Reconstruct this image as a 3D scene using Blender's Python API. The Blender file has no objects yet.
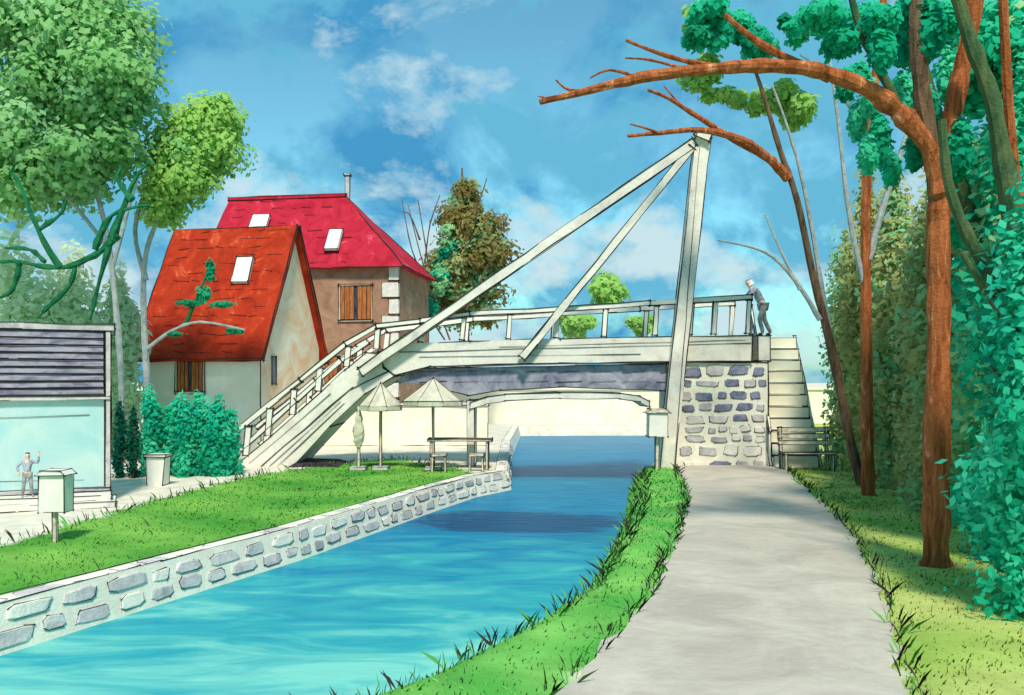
import bpy, math, random
import numpy as np
from mathutils import Vector, Matrix
random.seed(7); np.random.seed(7)
sc=bpy.context.scene
F=887.0; H=2.45; HOR=380.0
def W(px,py,d): return Vector(((px-512)*d/F, d, H-(py-HOR)*d/F))
def lin(c,k=1.0):
    return tuple(min(.9,k*(((v/255)/12.92) if v/255<=.04045 else (((v/255)+.055)/1.055)**2.4)) for v in c)+(1,)
# ---------------------------------------------------------------- materials
def mat(name,a,b,scale=2.0,rough=.85,bump=.15,stretch=(1,1,1),k=1.0,spec=.2,c=None):
    m=bpy.data.materials.new(name); m.use_nodes=True; nt=m.node_tree; N=nt.nodes; L=nt.links
    bs=N['Principled BSDF']; bs.inputs['Roughness'].default_value=rough
    bs.inputs['Specular IOR Level'].default_value=spec
    tc=N.new('ShaderNodeTexCoord'); mp=N.new('ShaderNodeMapping'); mp.inputs['Scale'].default_value=stretch
    L.new(tc.outputs['Object'],mp.inputs['Vector'])
    no=N.new('ShaderNodeTexNoise'); no.inputs['Scale'].default_value=scale; no.inputs['Detail'].default_value=8; no.inputs['Roughness'].default_value=.7
    no.inputs['Distortion'].default_value=.8
    L.new(mp.outputs[0],no.inputs['Vector'])
    cr=N.new('ShaderNodeValToRGB'); e=cr.color_ramp.elements
    e[0].position=.36; e[0].color=lin(a,k); e[1].position=.6; e[1].color=lin(b,k)
    if c:
        n=cr.color_ramp.elements.new(.72); n.color=lin(c,k)
    L.new(no.outputs['Fac'],cr.inputs['Fac']); L.new(cr.outputs['Color'],bs.inputs['Base Color'])
    if bump:
        n2=N.new('ShaderNodeTexNoise'); n2.inputs['Scale'].default_value=scale*9; n2.inputs['Detail'].default_value=5
        L.new(tc.outputs['Object'],n2.inputs['Vector'])
        bp=N.new('ShaderNodeBump'); bp.inputs['Strength'].default_value=bump; bp.inputs['Distance'].default_value=.03
        L.new(n2.outputs['Fac'],bp.inputs['Height']); L.new(bp.outputs['Normal'],bs.inputs['Normal'])
    return m
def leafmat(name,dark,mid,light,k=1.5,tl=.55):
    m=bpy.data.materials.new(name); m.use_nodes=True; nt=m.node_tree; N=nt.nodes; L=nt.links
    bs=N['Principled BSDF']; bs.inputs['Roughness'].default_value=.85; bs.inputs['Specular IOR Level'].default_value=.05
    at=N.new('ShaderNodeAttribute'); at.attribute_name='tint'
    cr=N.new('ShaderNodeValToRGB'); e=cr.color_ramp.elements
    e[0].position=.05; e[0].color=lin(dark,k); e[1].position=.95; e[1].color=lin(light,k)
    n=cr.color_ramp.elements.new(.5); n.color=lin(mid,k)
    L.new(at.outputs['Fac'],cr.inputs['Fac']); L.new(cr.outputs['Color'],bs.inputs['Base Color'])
    tr=N.new('ShaderNodeBsdfTranslucent'); L.new(cr.outputs['Color'],tr.inputs['Color'])
    mx=N.new('ShaderNodeMixShader'); mx.inputs[0].default_value=tl
    L.new(bs.outputs[0],mx.inputs[1]); L.new(tr.outputs[0],mx.inputs[2]); L.new(mx.outputs[0],N['Material Output'].inputs['Surface'])
    return m
M={}
M['ink']=mat('ink',(26,24,24),(62,54,50),9,.9,0)
M['cream']=mat('cream_render',(250,244,226),(240,230,204),1.1,.9,.15)
M['white']=mat('white_paint',(244,240,228),(228,224,212),1.6,.7,.1,c=(192,196,198))
M['concrete']=mat('pale_concrete',(242,236,222),(216,210,198),1.1,.9,.3,c=(176,174,180))
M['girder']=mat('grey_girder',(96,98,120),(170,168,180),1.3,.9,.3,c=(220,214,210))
M['st1']=mat('stone_slate',(80,88,116),(144,148,168),3,.9,.4)
M['st2']=mat('stone_grey',(152,150,154),(204,200,198),3,.9,.4)
M['st3']=mat('stone_pale',(214,208,202),(240,234,220),3,.9,.4)
M['st4']=mat('stone_lilac',(180,172,174),(218,212,206),3,.9,.4)
M['mortar']=mat('mortar',(246,240,222),(230,222,204),4,.95,.3)
M['red']=mat('orange_red_tiles',(146,34,12),(184,56,24),1.5,.85,.3,c=(226,116,80))
M['crimson']=mat('crimson_tiles',(164,20,42),(194,40,62),1.2,.85,.3,c=(232,120,130))
M['mauve']=mat('brown_render',(146,108,86),(180,140,114),1.0,.9,.2,c=(222,196,172))
M['peach']=mat('peach_render',(240,188,146),(252,234,208),.7,.9,.15)
M['shutter']=mat('brown_shutter',(126,66,32),(196,122,66),3,.8,.2,stretch=(6,1,.6))
M['pane']=mat('window_pane',(40,44,56),(80,84,96),2,.15,0,spec=.6)
M['skyl']=mat('skylight_pane',(220,222,220),(238,238,234),2,.3,0)
M['glass']=mat('pale_glass',(164,210,210),(198,222,214),.9,.45,0,c=(224,232,220),spec=.1)
M['slat']=mat('louvre_slat',(112,108,130),(172,166,180),2,.8,.1,stretch=(1,1,3))
M['bark']=mat('orange_bark',(116,56,24),(186,106,62),3,.9,.7,stretch=(3,3,.6),c=(232,180,140))
M['barkd']=mat('dark_bark',(66,52,40),(128,100,76),4,.9,.6,stretch=(2,2,.5))
M['barkg']=mat('green_grey_bark',(36,78,52),(92,104,66),3,.9,.6,stretch=(2,2,.5))
M['barkb']=mat('pale_blue_bark',(130,140,146),(176,182,176),4,.9,.5)
M['barkgr']=mat('mossy_branch',(10,80,50),(34,118,74),4,.9,.4)
M['parasol']=mat('canvas',(178,174,150),(214,208,186),2.5,.9,.1)
M['wood']=mat('weathered_wood',(178,162,138),(228,218,198),5,.9,.3)
M['skin']=mat('skin',(220,180,152),(236,204,178),6,.6,0)
M['navy']=mat('blue_grey_cloth',(110,120,142),(180,186,196),9,.9,.1)
M['grey']=mat('grey_cloth',(110,108,112),(180,176,172),9,.9,.1)
M['dark']=mat('dark_cloth',(44,42,46),(74,70,74),6,.9,.1)
M['hairw']=mat('pale_cap',(226,222,212),(244,242,236),6,.9,.1)
M['hairb']=mat('brown_hair',(50,36,26),(80,58,40),6,.9,.1)
LM={}
LM['big']=leafmat('foliage_soft_green',(92,142,88),(132,178,116),(172,204,148))
LM['lime']=leafmat('foliage_lime',(114,160,78),(152,190,104),(186,214,136),1.4)
LM['pale']=leafmat('foliage_pale',(176,206,160),(204,224,186),(226,238,212),1.2)
LM['teal']=leafmat('foliage_teal',(10,130,100),(34,166,130),(98,200,164),1.7)
LM['deep']=leafmat('foliage_deep',(10,104,76),(28,142,104),(70,170,128),1.5)
LM['olive']=leafmat('foliage_olive',(122,126,78),(154,158,104),(186,188,136))
LM['sage']=leafmat('foliage_sage',(96,148,104),(134,178,130),(176,204,160))
LM['rust']=leafmat('foliage_rust',(112,92,50),(146,132,78),(138,162,108),1.2)
LM['hedge']=leafmat('foliage_hedge',(10,124,108),(28,160,132),(92,194,162),1.6)
LM['hedged']=leafmat('foliage_dark_hedge',(6,70,62),(16,102,84),(50,130,104),1.1)
# ---------------------------------------------------------------- builder
class MB:
    def __init__(s): s.v=[]; s.f=[]; s.m=[]; s.mats=[]
    def mi(s,name):
        if name not in s.mats: s.mats.append(name)
        return s.mats.index(name)
    def add(s,vs,fs,m):
        b=len(s.v); s.v+= [Vector(v) for v in vs]; i=s.mi(m)
        for f in fs: s.f.append([b+j for j in f]); s.m.append(i)
    def ink(s,a,b,r):
        if r<=0: return
        a=Vector(a); b=Vector(b); d=b-a
        if d.length<1e-4: return
        d.normalize(); up=Vector((0,0,1)) if abs(d.z)<.9 else Vector((1,0,0))
        x=d.cross(up).normalized(); y=d.cross(x)
        n=max(1,int((b-a).length/.8)); vs=[];fs=[]
        a=a-d*r*2; b=b+d*r*2
        for i in range(n+1):
            p=a.lerp(b,i/n)+ (x*random.uniform(-1,1)+y*random.uniform(-1,1))*r*.8
            rr=r*random.uniform(.3,1.15)
            for k in range(4):
                t=k*math.pi/2+.785; vs.append(p+(x*math.cos(t)+y*math.sin(t))*rr)
        for i in range(n):
            for k in range(4): fs.append([i*4+k,i*4+(k+1)%4,(i+1)*4+(k+1)%4,(i+1)*4+k])
        fs+= [[3,2,1,0],[n*4,n*4+1,n*4+2,n*4+3]]
        s.add(vs,fs,'ink')
    def box(s,o,U,V,Q,m,r=0.0):
        o,U,V,Q=map(Vector,(o,U,V,Q))
        vs=[o,o+U,o+U+V,o+V,o+Q,o+U+Q,o+U+V+Q,o+V+Q]
        fs=[[0,3,2,1],[4,5,6,7],[0,1,5,4],[1,2,6,5],[2,3,7,6],[3,0,4,7]]
        if U.cross(V).dot(Q)<0: fs=[f[::-1] for f in fs]
        s.add(vs,fs,m)
        if r:
            for a,b in [(0,1),(1,2),(2,3),(3,0),(4,5),(5,6),(6,7),(7,4),(0,4),(1,5),(2,6),(3,7)]: s.ink(vs[a],vs[b],r)
    def beam(s,a,b,w,h,m,r=0.0,up=(0,0,1)):
        a=Vector(a); b=Vector(b); d=(b-a); dn=d.normalized(); up=Vector(up)
        if abs(dn.dot(up))>.95: up=Vector((0,1,0))
        x=dn.cross(up).normalized(); y=x.cross(dn)
        s.box(a-x*w/2-y*h/2,d,x*w,y*h,m,r)
    def extr(s,pts,dv,m,r=0.0,back=True):
        pts=[Vector(p) for p in pts]; dv=Vector(dv); n=len(pts)
        vs=pts+[p+dv for p in pts]
        fs=[list(range(n)),list(range(2*n-1,n-1,-1))]+[[(i+1)%n,i,n+i,n+(i+1)%n] for i in range(n)]
        nn=Vector((0,0,0))
        for i in range(n): nn+=pts[i].cross(pts[(i+1)%n])
        if nn.dot(dv)>0: fs=[f[::-1] for f in fs]
        s.add(vs,fs,m)
        if r:
            for i in range(n):
                s.ink(pts[i],pts[(i+1)%n],r)
                if back: s.ink(pts[i]+dv,pts[(i+1)%n]+dv,r); s.ink(pts[i],pts[i]+dv,r)
    def tube(s,pts,rad,m,n=8,wob=0.0):
        pts=[Vector(p) for p in pts]; vs=[];fs=[]
        P=[];R=[]
        for i in range(len(pts)-1):
            p0=pts[max(i-1,0)];p1=pts[i];p2=pts[i+1];p3=pts[min(i+2,len(pts)-1)]
            for k in range(4):
                t=k/4
                P.append(.5*((2*p1)+(p2-p0)*t+(2*p0-5*p1+4*p2-p3)*t*t+(3*p1-p0-3*p2+p3)*t**3)); R.append(rad[i]*(1-t)+rad[i+1]*t)
        P.append(pts[-1]);R.append(rad[-1])
        d=(P[1]-P[0]).normalized(); up=Vector((0,1,0)) if abs(d.y)<.9 else Vector((1,0,0)); x=d.cross(up).normalized()
        for i,p in enumerate(P):
            dd=(P[min(i+1,len(P)-1)]-P[max(i-1,0)]).normalized()
            x=(x-dd*x.dot(dd)).normalized(); y=dd.cross(x); r0=R[i]*(1+random.uniform(-wob,wob)*1.3)
            for k in range(n):
                t=2*math.pi*k/n; rr=r0*(1+random.uniform(-wob,wob)); vs.append(p+(x*math.cos(t)+y*math.sin(t))*rr)
        for i in range(len(P)-1):
            for k in range(n): fs.append([i*n+k,i*n+(k+1)%n,(i+1)*n+(k+1)%n,(i+1)*n+k])
        fs.append(list(range(n))[::-1]); fs.append([ (len(P)-1)*n+k for k in range(n)])
        s.add(vs,fs,m)
    def stone(s,c,U,V,N,w,h,m,t=.05,r=0.0):
        pts=[]
        for k in range(8):
            a=(k+.5)*math.pi/4; ca,sa=math.cos(a),math.sin(a)
            e=.5; x=math.copysign(abs(ca)**e,ca); y=math.copysign(abs(sa)**e,sa)
            pts.append((x*w/2*random.uniform(.76,1.06),y*h/2*random.uniform(.74,1.06)))
        c=Vector(c)
        lo=[c+U*x+V*y-N*.03 for x,y in pts]; mid=[c+U*x+V*y+N*t*.6 for x,y in pts]; hi=[c+U*x*.86+V*y*.82+N*t*random.uniform(.9,1.2) for x,y in pts]
        fs=[[i,(i+1)%8,8+(i+1)%8,8+i] for i in range(8)]+[[8+i,8+(i+1)%8,16+(i+1)%8,16+i] for i in range(8)]+[list(range(16,24))]
        if U.cross(V).dot(N)<0: fs=[f[::-1] for f in fs]
        s.add(lo+mid+hi,fs,m)
        if r:
            k0=random.randint(0,7)
            for k in range(random.randint(2,6)):
                i=(k0+k)%8; s.ink(mid[i]*1.0,mid[(i+1)%8]*1.0,r)
    def obj(s,name,parent=None,label=None,smooth=False):
        me=bpy.data.meshes.new(name); off=parent_world(parent)
        me.from_pydata([tuple(v-off) for v in s.v],[],s.f)
        for k in s.mats: me.materials.append(M[k])
        me.polygons.foreach_set('material_index',s.m)
        if smooth: me.polygons.foreach_set('use_smooth',[True]*len(s.f))
        me.update()
        o=bpy.data.objects.new(name,me); sc.collection.objects.link(o)
        if parent: o.parent=parent
        if label: o['label']=label
        return o
def parent_world(p):
    v=Vector((0,0,0))
    while p: v+=p.location; p=p.parent
    return v
def thing(name,loc,label,cat,group=None):
    e=bpy.data.objects.new(name,None); e.empty_display_size=.3; e.location=loc; sc.collection.objects.link(e)
    e['label']=label; e['category']=cat
    if group: e['group']=group
    return e
def npmesh(name,verts,faces,mats,parent=None,tint=None,mi=None,smooth=False,normals=None):
    me=bpy.data.meshes.new(name); off=np.array(parent_world(parent)); verts=verts-off
    me.vertices.add(len(verts)); me.vertices.foreach_set('co',verts.astype(np.float32).ravel())
    k=faces.shape[1]; me.loops.add(faces.size); me.loops.foreach_set('vertex_index',faces.astype(np.int32).ravel())
    me.polygons.add(len(faces)); me.polygons.foreach_set('loop_start',np.arange(0,faces.size,k,dtype=np.int32))
    try: me.polygons.foreach_set('loop_total',np.full(len(faces),k,dtype=np.int32))
    except Exception: pass
    for m in mats: me.materials.append(m)
    if mi is not None: me.polygons.foreach_set('material_index',mi.astype(np.int32))
    if tint is not None:
        a=me.attributes.new('tint','FLOAT','POINT'); a.data.foreach_set('value',tint.astype(np.float32))
    if smooth or normals is not None: me.polygons.foreach_set('use_smooth',np.ones(len(faces),dtype=bool))
    me.update(calc_edges=True)
    if normals is not None: me.normals_split_custom_set_from_vertices(normals.tolist())
    o=bpy.data.objects.new(name,me); sc.collection.objects.link(o)
    if parent: o.parent=parent
    return o
def clumps(c,r,k,sub,seed=0):
    rs=np.random.RandomState(seed); out=[]
    c=np.array(c);r=np.array(r)
    for i in range(k):
        d=rs.normal(size=3); d/=np.linalg.norm(d); q=rs.uniform(.2,.88)
        out.append((c+d*r*q, r.min()*sub*rs.uniform(.7,1.25)*np.array([1,1,.85])))
    return out
def leaves(name,parent,ell,n,size,mats,seed=0,mat_w=None,ar=.5,var=.22,soft=.85):
    rs=np.random.RandomState(seed); vol=np.array([np.prod(e[1])**.7 for e in ell]); cnt=np.maximum(6,(n*vol/vol.sum()).astype(int))
    V=[];T=[];MI=[];NR=[]
    allc=np.array([np.array(e[0]) for e in ell]).mean(0)
    for (c,r),m in zip(ell,cnt):
        c=np.array(c,dtype=float); r=np.array(r,dtype=float)
        d=rs.normal(size=(m,3)); d/=np.linalg.norm(d,axis=1)[:,None]
        q=rs.uniform(0,1,m)**.45; q=q*(1+.12*rs.normal(size=m)*(q>.8))
        p=c+d*r*q[:,None]
        nn=d+rs.normal(size=(m,3))*.45+np.array([0,-.4,.4]); nn/=np.linalg.norm(nn,axis=1)[:,None]
        t=np.cross(nn,rs.normal(size=(m,3))); t/=np.linalg.norm(t,axis=1)[:,None]; b=np.cross(nn,t)
        s=size*rs.uniform(.6,1.35,m)[:,None]
        V.append(np.stack([p-t*s,p-b*s*ar,p+t*s*.9,p+b*s*ar],1).reshape(-1,3))
        g=(p-allc); g/=np.linalg.norm(g,axis=1)[:,None]+1e-6
        sn=(d*.6+g*.4+np.array([0,-.4,.45]))*soft+nn*(1-soft); sn/=np.linalg.norm(sn,axis=1)[:,None]
        NR.append(np.repeat(sn,4,axis=0))
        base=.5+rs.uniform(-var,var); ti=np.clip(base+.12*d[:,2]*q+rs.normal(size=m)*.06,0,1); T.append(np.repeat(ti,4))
        MI.append(np.full(m, rs.choice(len(mats),p=mat_w)))
    V=np.concatenate(V);T=np.concatenate(T);MI=np.concatenate(MI);NR=np.concatenate(NR); Fc=np.arange(len(V)).reshape(-1,4)
    A=V[Fc[:,0]];B=V[Fc[:,1]];C=V[Fc[:,2]]; gn=np.cross(B-A,C-A); fl=(gn*NR[Fc[:,0]]).sum(1)<0
    Fc[fl]=Fc[fl][:,::-1]
    return npmesh(name,V,Fc,mats,parent,T,MI,normals=NR)
# ---------------------------------------------------------------- water outline & terrain
WZ=-0.5
WL=[(-10,-5),(-8.6,1),(-6.9,6),(-5.5,9.5),(-4.6,11.8),(-3.5,14.5),(-1.7,20.1),(-0.9,22.4),(-0.05,23.8),(0,34.9),(.42,46.7)]
WRr=[(14,47.2),(14,41),(8,39),(5.9,35),(4.5,29),(3.0,23.8),(2.15,18.1),(1.4,14.5),(.62,10.9),(-.15,9.2),(-.95,7.8),(-1.55,7.0),(-2.7,5.4),(-4.4,3),(-5.5,-5)]
CAN=np.array(WL+WRr,dtype=float)
MIDY=[-5,3,5.5,7,9,14,20,24,30,50]; MIDX=[-7.5,-6,-4.4,-3.4,-2.5,-1.0,.5,1.6,2.2,3]
def inpoly(x,y,P):
    r=np.zeros(x.shape,bool); n=len(P)
    for i in range(n):
        x1,y1=P[i];x2,y2=P[(i+1)%n]
        c=((y1>y)!=(y2>y))&(x<(x2-x1)*(y-y1)/((y2-y1) if y2!=y1 else 1e-9)+x1); r^=c
    return r
def sdist(x,y,P):
    d=np.full(x.shape,1e9); n=len(P)
    for i in range(n):
        a=np.array(P[i]);b=np.array(P[(i+1)%n]); e=b-a
        t=np.clip(((x-a[0])*e[0]+(y-a[1])*e[1])/(e@e),0,1)
        d=np.minimum(d,np.hypot(x-a[0]-t*e[0],y-a[1]-t*e[1]))
    return np.where(inpoly(x,y,P),-d,d)
def pL(y): return np.interp(y,[-8,6.9,9.88,14,18.1,25.6],[-3.5,.37,1.54,2.65,3.63,4.75])
def pR(y): return np.interp(y,[-8,6.9,9.88,14.5,25.6],[-.5,3.06,4.15,5.5,7.75])
GL=np.array([(-16,-5),(-14,4),(-9.2,9.5),(-7.6,13.2),(-7.27,17.8),(-6.6,23.2),(-3.8,27.6),(-1.6,24.6),(-.6,22.6),(-2,19),(-8,-5)])
def nz(x,y,s=1.0): return (np.sin(x*1.7*s+np.sin(y*1.3*s))*.5+np.sin(y*2.3*s+1.7*np.sin(x*1.1*s))*.5)
def terr(x,y):
    x=np.asarray(x,float);y=np.asarray(y,float); d=sdist(x,y,CAN)
    wl=np.where(x<np.interp(y,MIDY,MIDX),.32,.5)
    t=np.clip((d+.35)/(wl+.35),0,1); t=t*t*(3-2*t)
    return -1.25+1.25*t
def classify(x,y):
    jx=x+.12*nz(x*3,y*3)+.05*nz(x*9,y*7); jy=y+.12*nz(y*3,x*4)
    gl=inpoly(jx,jy,GL)
    right=jx>np.interp(y,MIDY,MIDX)
    gm=right&(jx<pL(y)+.1)&(y<25.2)
    gr=right&(jx>pR(y)-.1)&(y<60)
    return gl,gm,gr
def build_ground():
    xs=np.concatenate([[-500,-120,-45,-25],np.arange(-16,16.01,.2),[25,45,120,500]])
    ys=np.concatenate([[-60,-15],np.arange(-6,50.01,.2),[60,90,180,700]])
    X,Y=np.meshgrid(xs,ys); x=X.ravel();y=Y.ravel()
    inner=(abs(x)<=16)&(y>=-6)&(y<=50); z=np.zeros(x.shape); z[inner]=terr(x[inner],y[inner])
    z[inner]+=np.where(z[inner]>-.02,.012*nz(x[inner]*2,y[inner]*2),0)
    V=np.stack([x,y,z],1); nx=len(xs); ny=len(ys)
    i,j=np.meshgrid(np.arange(nx-1),np.arange(ny-1)); a=(j*nx+i).ravel(); Fc=np.stack([a,a+1,a+nx+1,a+nx],1)
    gl,gm,gr=classify(x,y)
    cream=np.array(lin((232,224,204))[:3]); col=np.tile(cream,(len(x),1))
    n1=(nz(x,y)*.5+.5)[:,None]; n2=(nz(x*2.7,y*1.9)*.5+.5)[:,None]
    cA=np.array(lin((76,152,56))[:3]);cB=np.array(lin((130,186,80))[:3])
    col[gl]=(cA*(1-n1)+cB*n1)[gl]
    cA=np.array(lin((84,172,72))[:3]);cB=np.array(lin((136,200,98))[:3]); col[gm]=(cA*(1-n2)+cB*n2)[gm]
    cA=np.array(lin((148,180,80))[:3]);cB=np.array(lin((196,204,118))[:3]); col[gr]=(cA*(1-n1)+cB*n1)[gr]
    o=npmesh('ground',V,Fc,[],smooth=True)
    ca=o.data.color_attributes.new('wash','FLOAT_COLOR','POINT'); ca.data.foreach_set('color',np.concatenate([col,np.ones((len(x),1))],1).astype(np.float32).ravel())
    m=bpy.data.materials.new('ground_wash'); m.use_nodes=True; N=m.node_tree.nodes;L=m.node_tree.links; bs=N['Principled BSDF']; bs.inputs['Roughness'].default_value=.95; bs.inputs['Specular IOR Level'].default_value=.1
    at=N.new('ShaderNodeAttribute'); at.attribute_name='wash'
    tc=N.new('ShaderNodeTexCoord'); no=N.new('ShaderNodeTexNoise'); no.inputs['Scale'].default_value=1.6; no.inputs['Detail'].default_value=8; no.inputs['Roughness'].default_value=.7
    L.new(tc.outputs['Object'],no.inputs['Vector'])
    mr=N.new('ShaderNodeMapRange'); mr.inputs[1].default_value=.3; mr.inputs[2].default_value=.7; mr.inputs[3].default_value=.68; mr.inputs[4].default_value=1.1; L.new(no.outputs['Fac'],mr.inputs[0])
    mx=N.new('ShaderNodeVectorMath'); mx.operation='SCALE'; L.new(at.outputs['Color'],mx.inputs[0]); L.new(mr.outputs[0],mx.inputs['Scale']); L.new(mx.outputs[0],bs.inputs['Base Color'])
    bp=N.new('ShaderNodeBump'); bp.inputs['Strength'].default_value=.4; bp.inputs['Distance'].default_value=.05; L.new(no.outputs['Fac'],bp.inputs['Height']); L.new(bp.outputs[0],bs.inputs['Normal'])
    o.data.materials.append(m); o['kind']='structure'; return o
build_ground()
ys=np.arange(-6,25.31,.25); V=[];Fc=[]
for i,y in enumerate(ys):
    a=pL(y)+.05*nz(y*3,1)+.04*math.sin(y*9); b=pR(y)+.05*nz(y*2.5,4)+.04*math.sin(y*8+1)
    for k in range(9): 
        x=a+(b-a)*k/8; V.append((x,y,.03+.012*math.sin(k/8*math.pi)))
for i in range(len(ys)-1):
    for k in range(8): q=i*9+k; Fc.append((q,q+1,q+10,q+9))
M['path']=mat('pale_gravel',(176,166,152),(200,190,174),.8,.95,.6,c=(212,204,190))
o=npmesh('path',np.array(V),np.array(Fc),[M['path']],smooth=True); o['kind']='structure'
# water
m=bpy.data.materials.new('canal_water'); m.use_nodes=True; N=m.node_tree.nodes;L=m.node_tree.links; bs=N['Principled BSDF']
bs.inputs['Roughness'].default_value=.3; bs.inputs['Specular IOR Level'].default_value=.09; bs.inputs['IOR'].default_value=1.2
tc=N.new('ShaderNodeTexCoord'); sp=N.new('ShaderNodeSeparateXYZ'); L.new(tc.outputs['Object'],sp.inputs[0])
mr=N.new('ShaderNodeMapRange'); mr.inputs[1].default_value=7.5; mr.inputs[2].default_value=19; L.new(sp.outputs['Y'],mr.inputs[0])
no=N.new('ShaderNodeTexNoise'); no.inputs['Scale'].default_value=.8; no.inputs['Detail'].default_value=8; no.inputs['Distortion'].default_value=1.2; no.inputs['Roughness'].default_value=.6
mp=N.new('ShaderNodeMapping'); mp.inputs['Scale'].default_value=(.6,1.5,1); L.new(tc.outputs['Object'],mp.inputs[0]); L.new(mp.outputs[0],no.inputs['Vector'])
ad=N.new('ShaderNodeMath'); ad.operation='MULTIPLY_ADD'; ad.inputs[1].default_value=1.3; L.new(no.outputs['Fac'],ad.inputs[0])
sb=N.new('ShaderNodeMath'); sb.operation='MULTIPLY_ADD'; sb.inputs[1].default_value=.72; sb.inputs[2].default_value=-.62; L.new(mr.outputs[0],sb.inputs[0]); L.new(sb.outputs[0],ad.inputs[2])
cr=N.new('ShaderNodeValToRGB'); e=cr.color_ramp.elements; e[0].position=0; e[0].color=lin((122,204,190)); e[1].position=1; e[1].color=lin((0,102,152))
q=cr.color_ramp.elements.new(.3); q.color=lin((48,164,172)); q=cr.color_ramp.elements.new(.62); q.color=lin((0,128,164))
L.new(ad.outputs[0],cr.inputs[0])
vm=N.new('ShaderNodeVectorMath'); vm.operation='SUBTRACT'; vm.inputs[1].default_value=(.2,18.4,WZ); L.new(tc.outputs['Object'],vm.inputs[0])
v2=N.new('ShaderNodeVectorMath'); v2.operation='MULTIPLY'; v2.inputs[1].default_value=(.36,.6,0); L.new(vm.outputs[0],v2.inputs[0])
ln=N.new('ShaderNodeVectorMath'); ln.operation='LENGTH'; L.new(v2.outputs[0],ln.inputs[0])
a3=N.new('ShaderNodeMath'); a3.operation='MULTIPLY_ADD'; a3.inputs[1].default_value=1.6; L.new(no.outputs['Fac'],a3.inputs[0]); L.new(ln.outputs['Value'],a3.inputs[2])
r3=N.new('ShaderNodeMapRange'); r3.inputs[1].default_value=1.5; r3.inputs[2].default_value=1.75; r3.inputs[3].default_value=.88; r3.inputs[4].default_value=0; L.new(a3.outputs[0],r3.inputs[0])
mx=N.new('ShaderNodeMixRGB'); mx.inputs[2].default_value=lin((0,64,106)); L.new(r3.outputs[0],mx.inputs[0]); L.new(cr.outputs[0],mx.inputs[1]); L.new(mx.outputs[0],bs.inputs['Base Color'])  # bridge's shadow on the water, painted in as a dark blue patch
n2=N.new('ShaderNodeTexNoise'); n2.inputs['Scale'].default_value=3.5; n2.inputs['Detail'].default_value=4
mp2=N.new('ShaderNodeMapping'); mp2.inputs['Scale'].default_value=(.6,1.6,1); L.new(tc.outputs['Object'],mp2.inputs[0]); L.new(mp2.outputs[0],n2.inputs['Vector'])
bp=N.new('ShaderNodeBump'); bp.inputs['Strength'].default_value=.35; bp.inputs['Distance'].default_value=.06; L.new(n2.outputs['Fac'],bp.inputs['Height']); L.new(bp.outputs[0],bs.inputs['Normal'])
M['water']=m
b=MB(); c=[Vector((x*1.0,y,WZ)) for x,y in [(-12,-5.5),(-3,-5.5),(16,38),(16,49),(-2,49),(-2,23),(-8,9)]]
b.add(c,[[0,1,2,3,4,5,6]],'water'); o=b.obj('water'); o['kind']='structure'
# ---------------------------------------------------------------- canal wall (stone)
cw=thing('canal_wall',(-3.5,14.5,0),'low pale stone retaining wall along the water edge','wall')
body=MB(); cap=MB()
pts=[Vector((x,y,0)) for x,y in WL[1:]]
nrm=[]
for i in range(len(pts)):
    d=(pts[min(i+1,len(pts)-1)]-pts[max(i-1,0)]).normalized(); nrm.append(Vector((d.y,-d.x,0)))
for i in range(len(pts)-1):
    a,bb=pts[i],pts[i+1]; na,nb=nrm[i],nrm[i+1]
    lo=[a+na*.14+Vector((0,0,-1)),bb+nb*.14+Vector((0,0,-1)),bb-nb*.08+Vector((0,0,.03)),a-na*.08+Vector((0,0,.03)),bb-nb*.4+Vector((0,0,.03)),a-na*.4+Vector((0,0,.03)),bb-nb*.4+Vector((0,0,-1)),a-na*.4+Vector((0,0,-1))]
    body.add(lo,[[0,1,2,3],[3,2,4,5],[5,4,6,7]],'mortar')
    body.ink(lo[3]+Vector((0,0,.01)),lo[2]+Vector((0,0,.01)),.009); body.ink(lo[5]+Vector((0,0,.01)),lo[4]+Vector((0,0,.01)),.009)
def along(s):
    for i in range(len(pts)-1):
        L_=(pts[i+1]-pts[i]).length
        if s<=L_: return pts[i].lerp(pts[i+1],s/L_),(pts[i+1]-pts[i]).normalized(),nrm[i].lerp(nrm[i+1],s/L_).normalized()
        s-=L_
    return None
for row,(zc,off) in enumerate([(-.12,-.045),(-.34,.0)]):
    s=random.uniform(0,.3)
    while True:
        w=random.uniform(.34,.85); r_=along(s+w/2)
        if not r_: break
        p,d,n=r_
        if p.y<36: body.stone(p+n*off+Vector((0,0,zc+random.uniform(-.025,.025))),d,(Vector((0,0,1))-n*.2).normalized(),n,w*random.uniform(.74,.9),.205*random.uniform(.8,1),random.choice(['st2','st4','st4','st3']),.02,.007 if p.y<16 else .009)
        s+=w
body.obj('wall_face',cw)
s=0
while True:
    w=random.uniform(.35,.8); r_=along(s+w/2)
    if not r_: break
    p,d,n=r_
    if p.y<36: cap.stone(p-n*.235+Vector((0,0,.03)),d,n,Vector((0,0,1)),w*.9,.26,random.choice(['st4','mortar','st3','st3']),.012,.005)
    s+=w
cap.obj('coping',cw)
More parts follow.
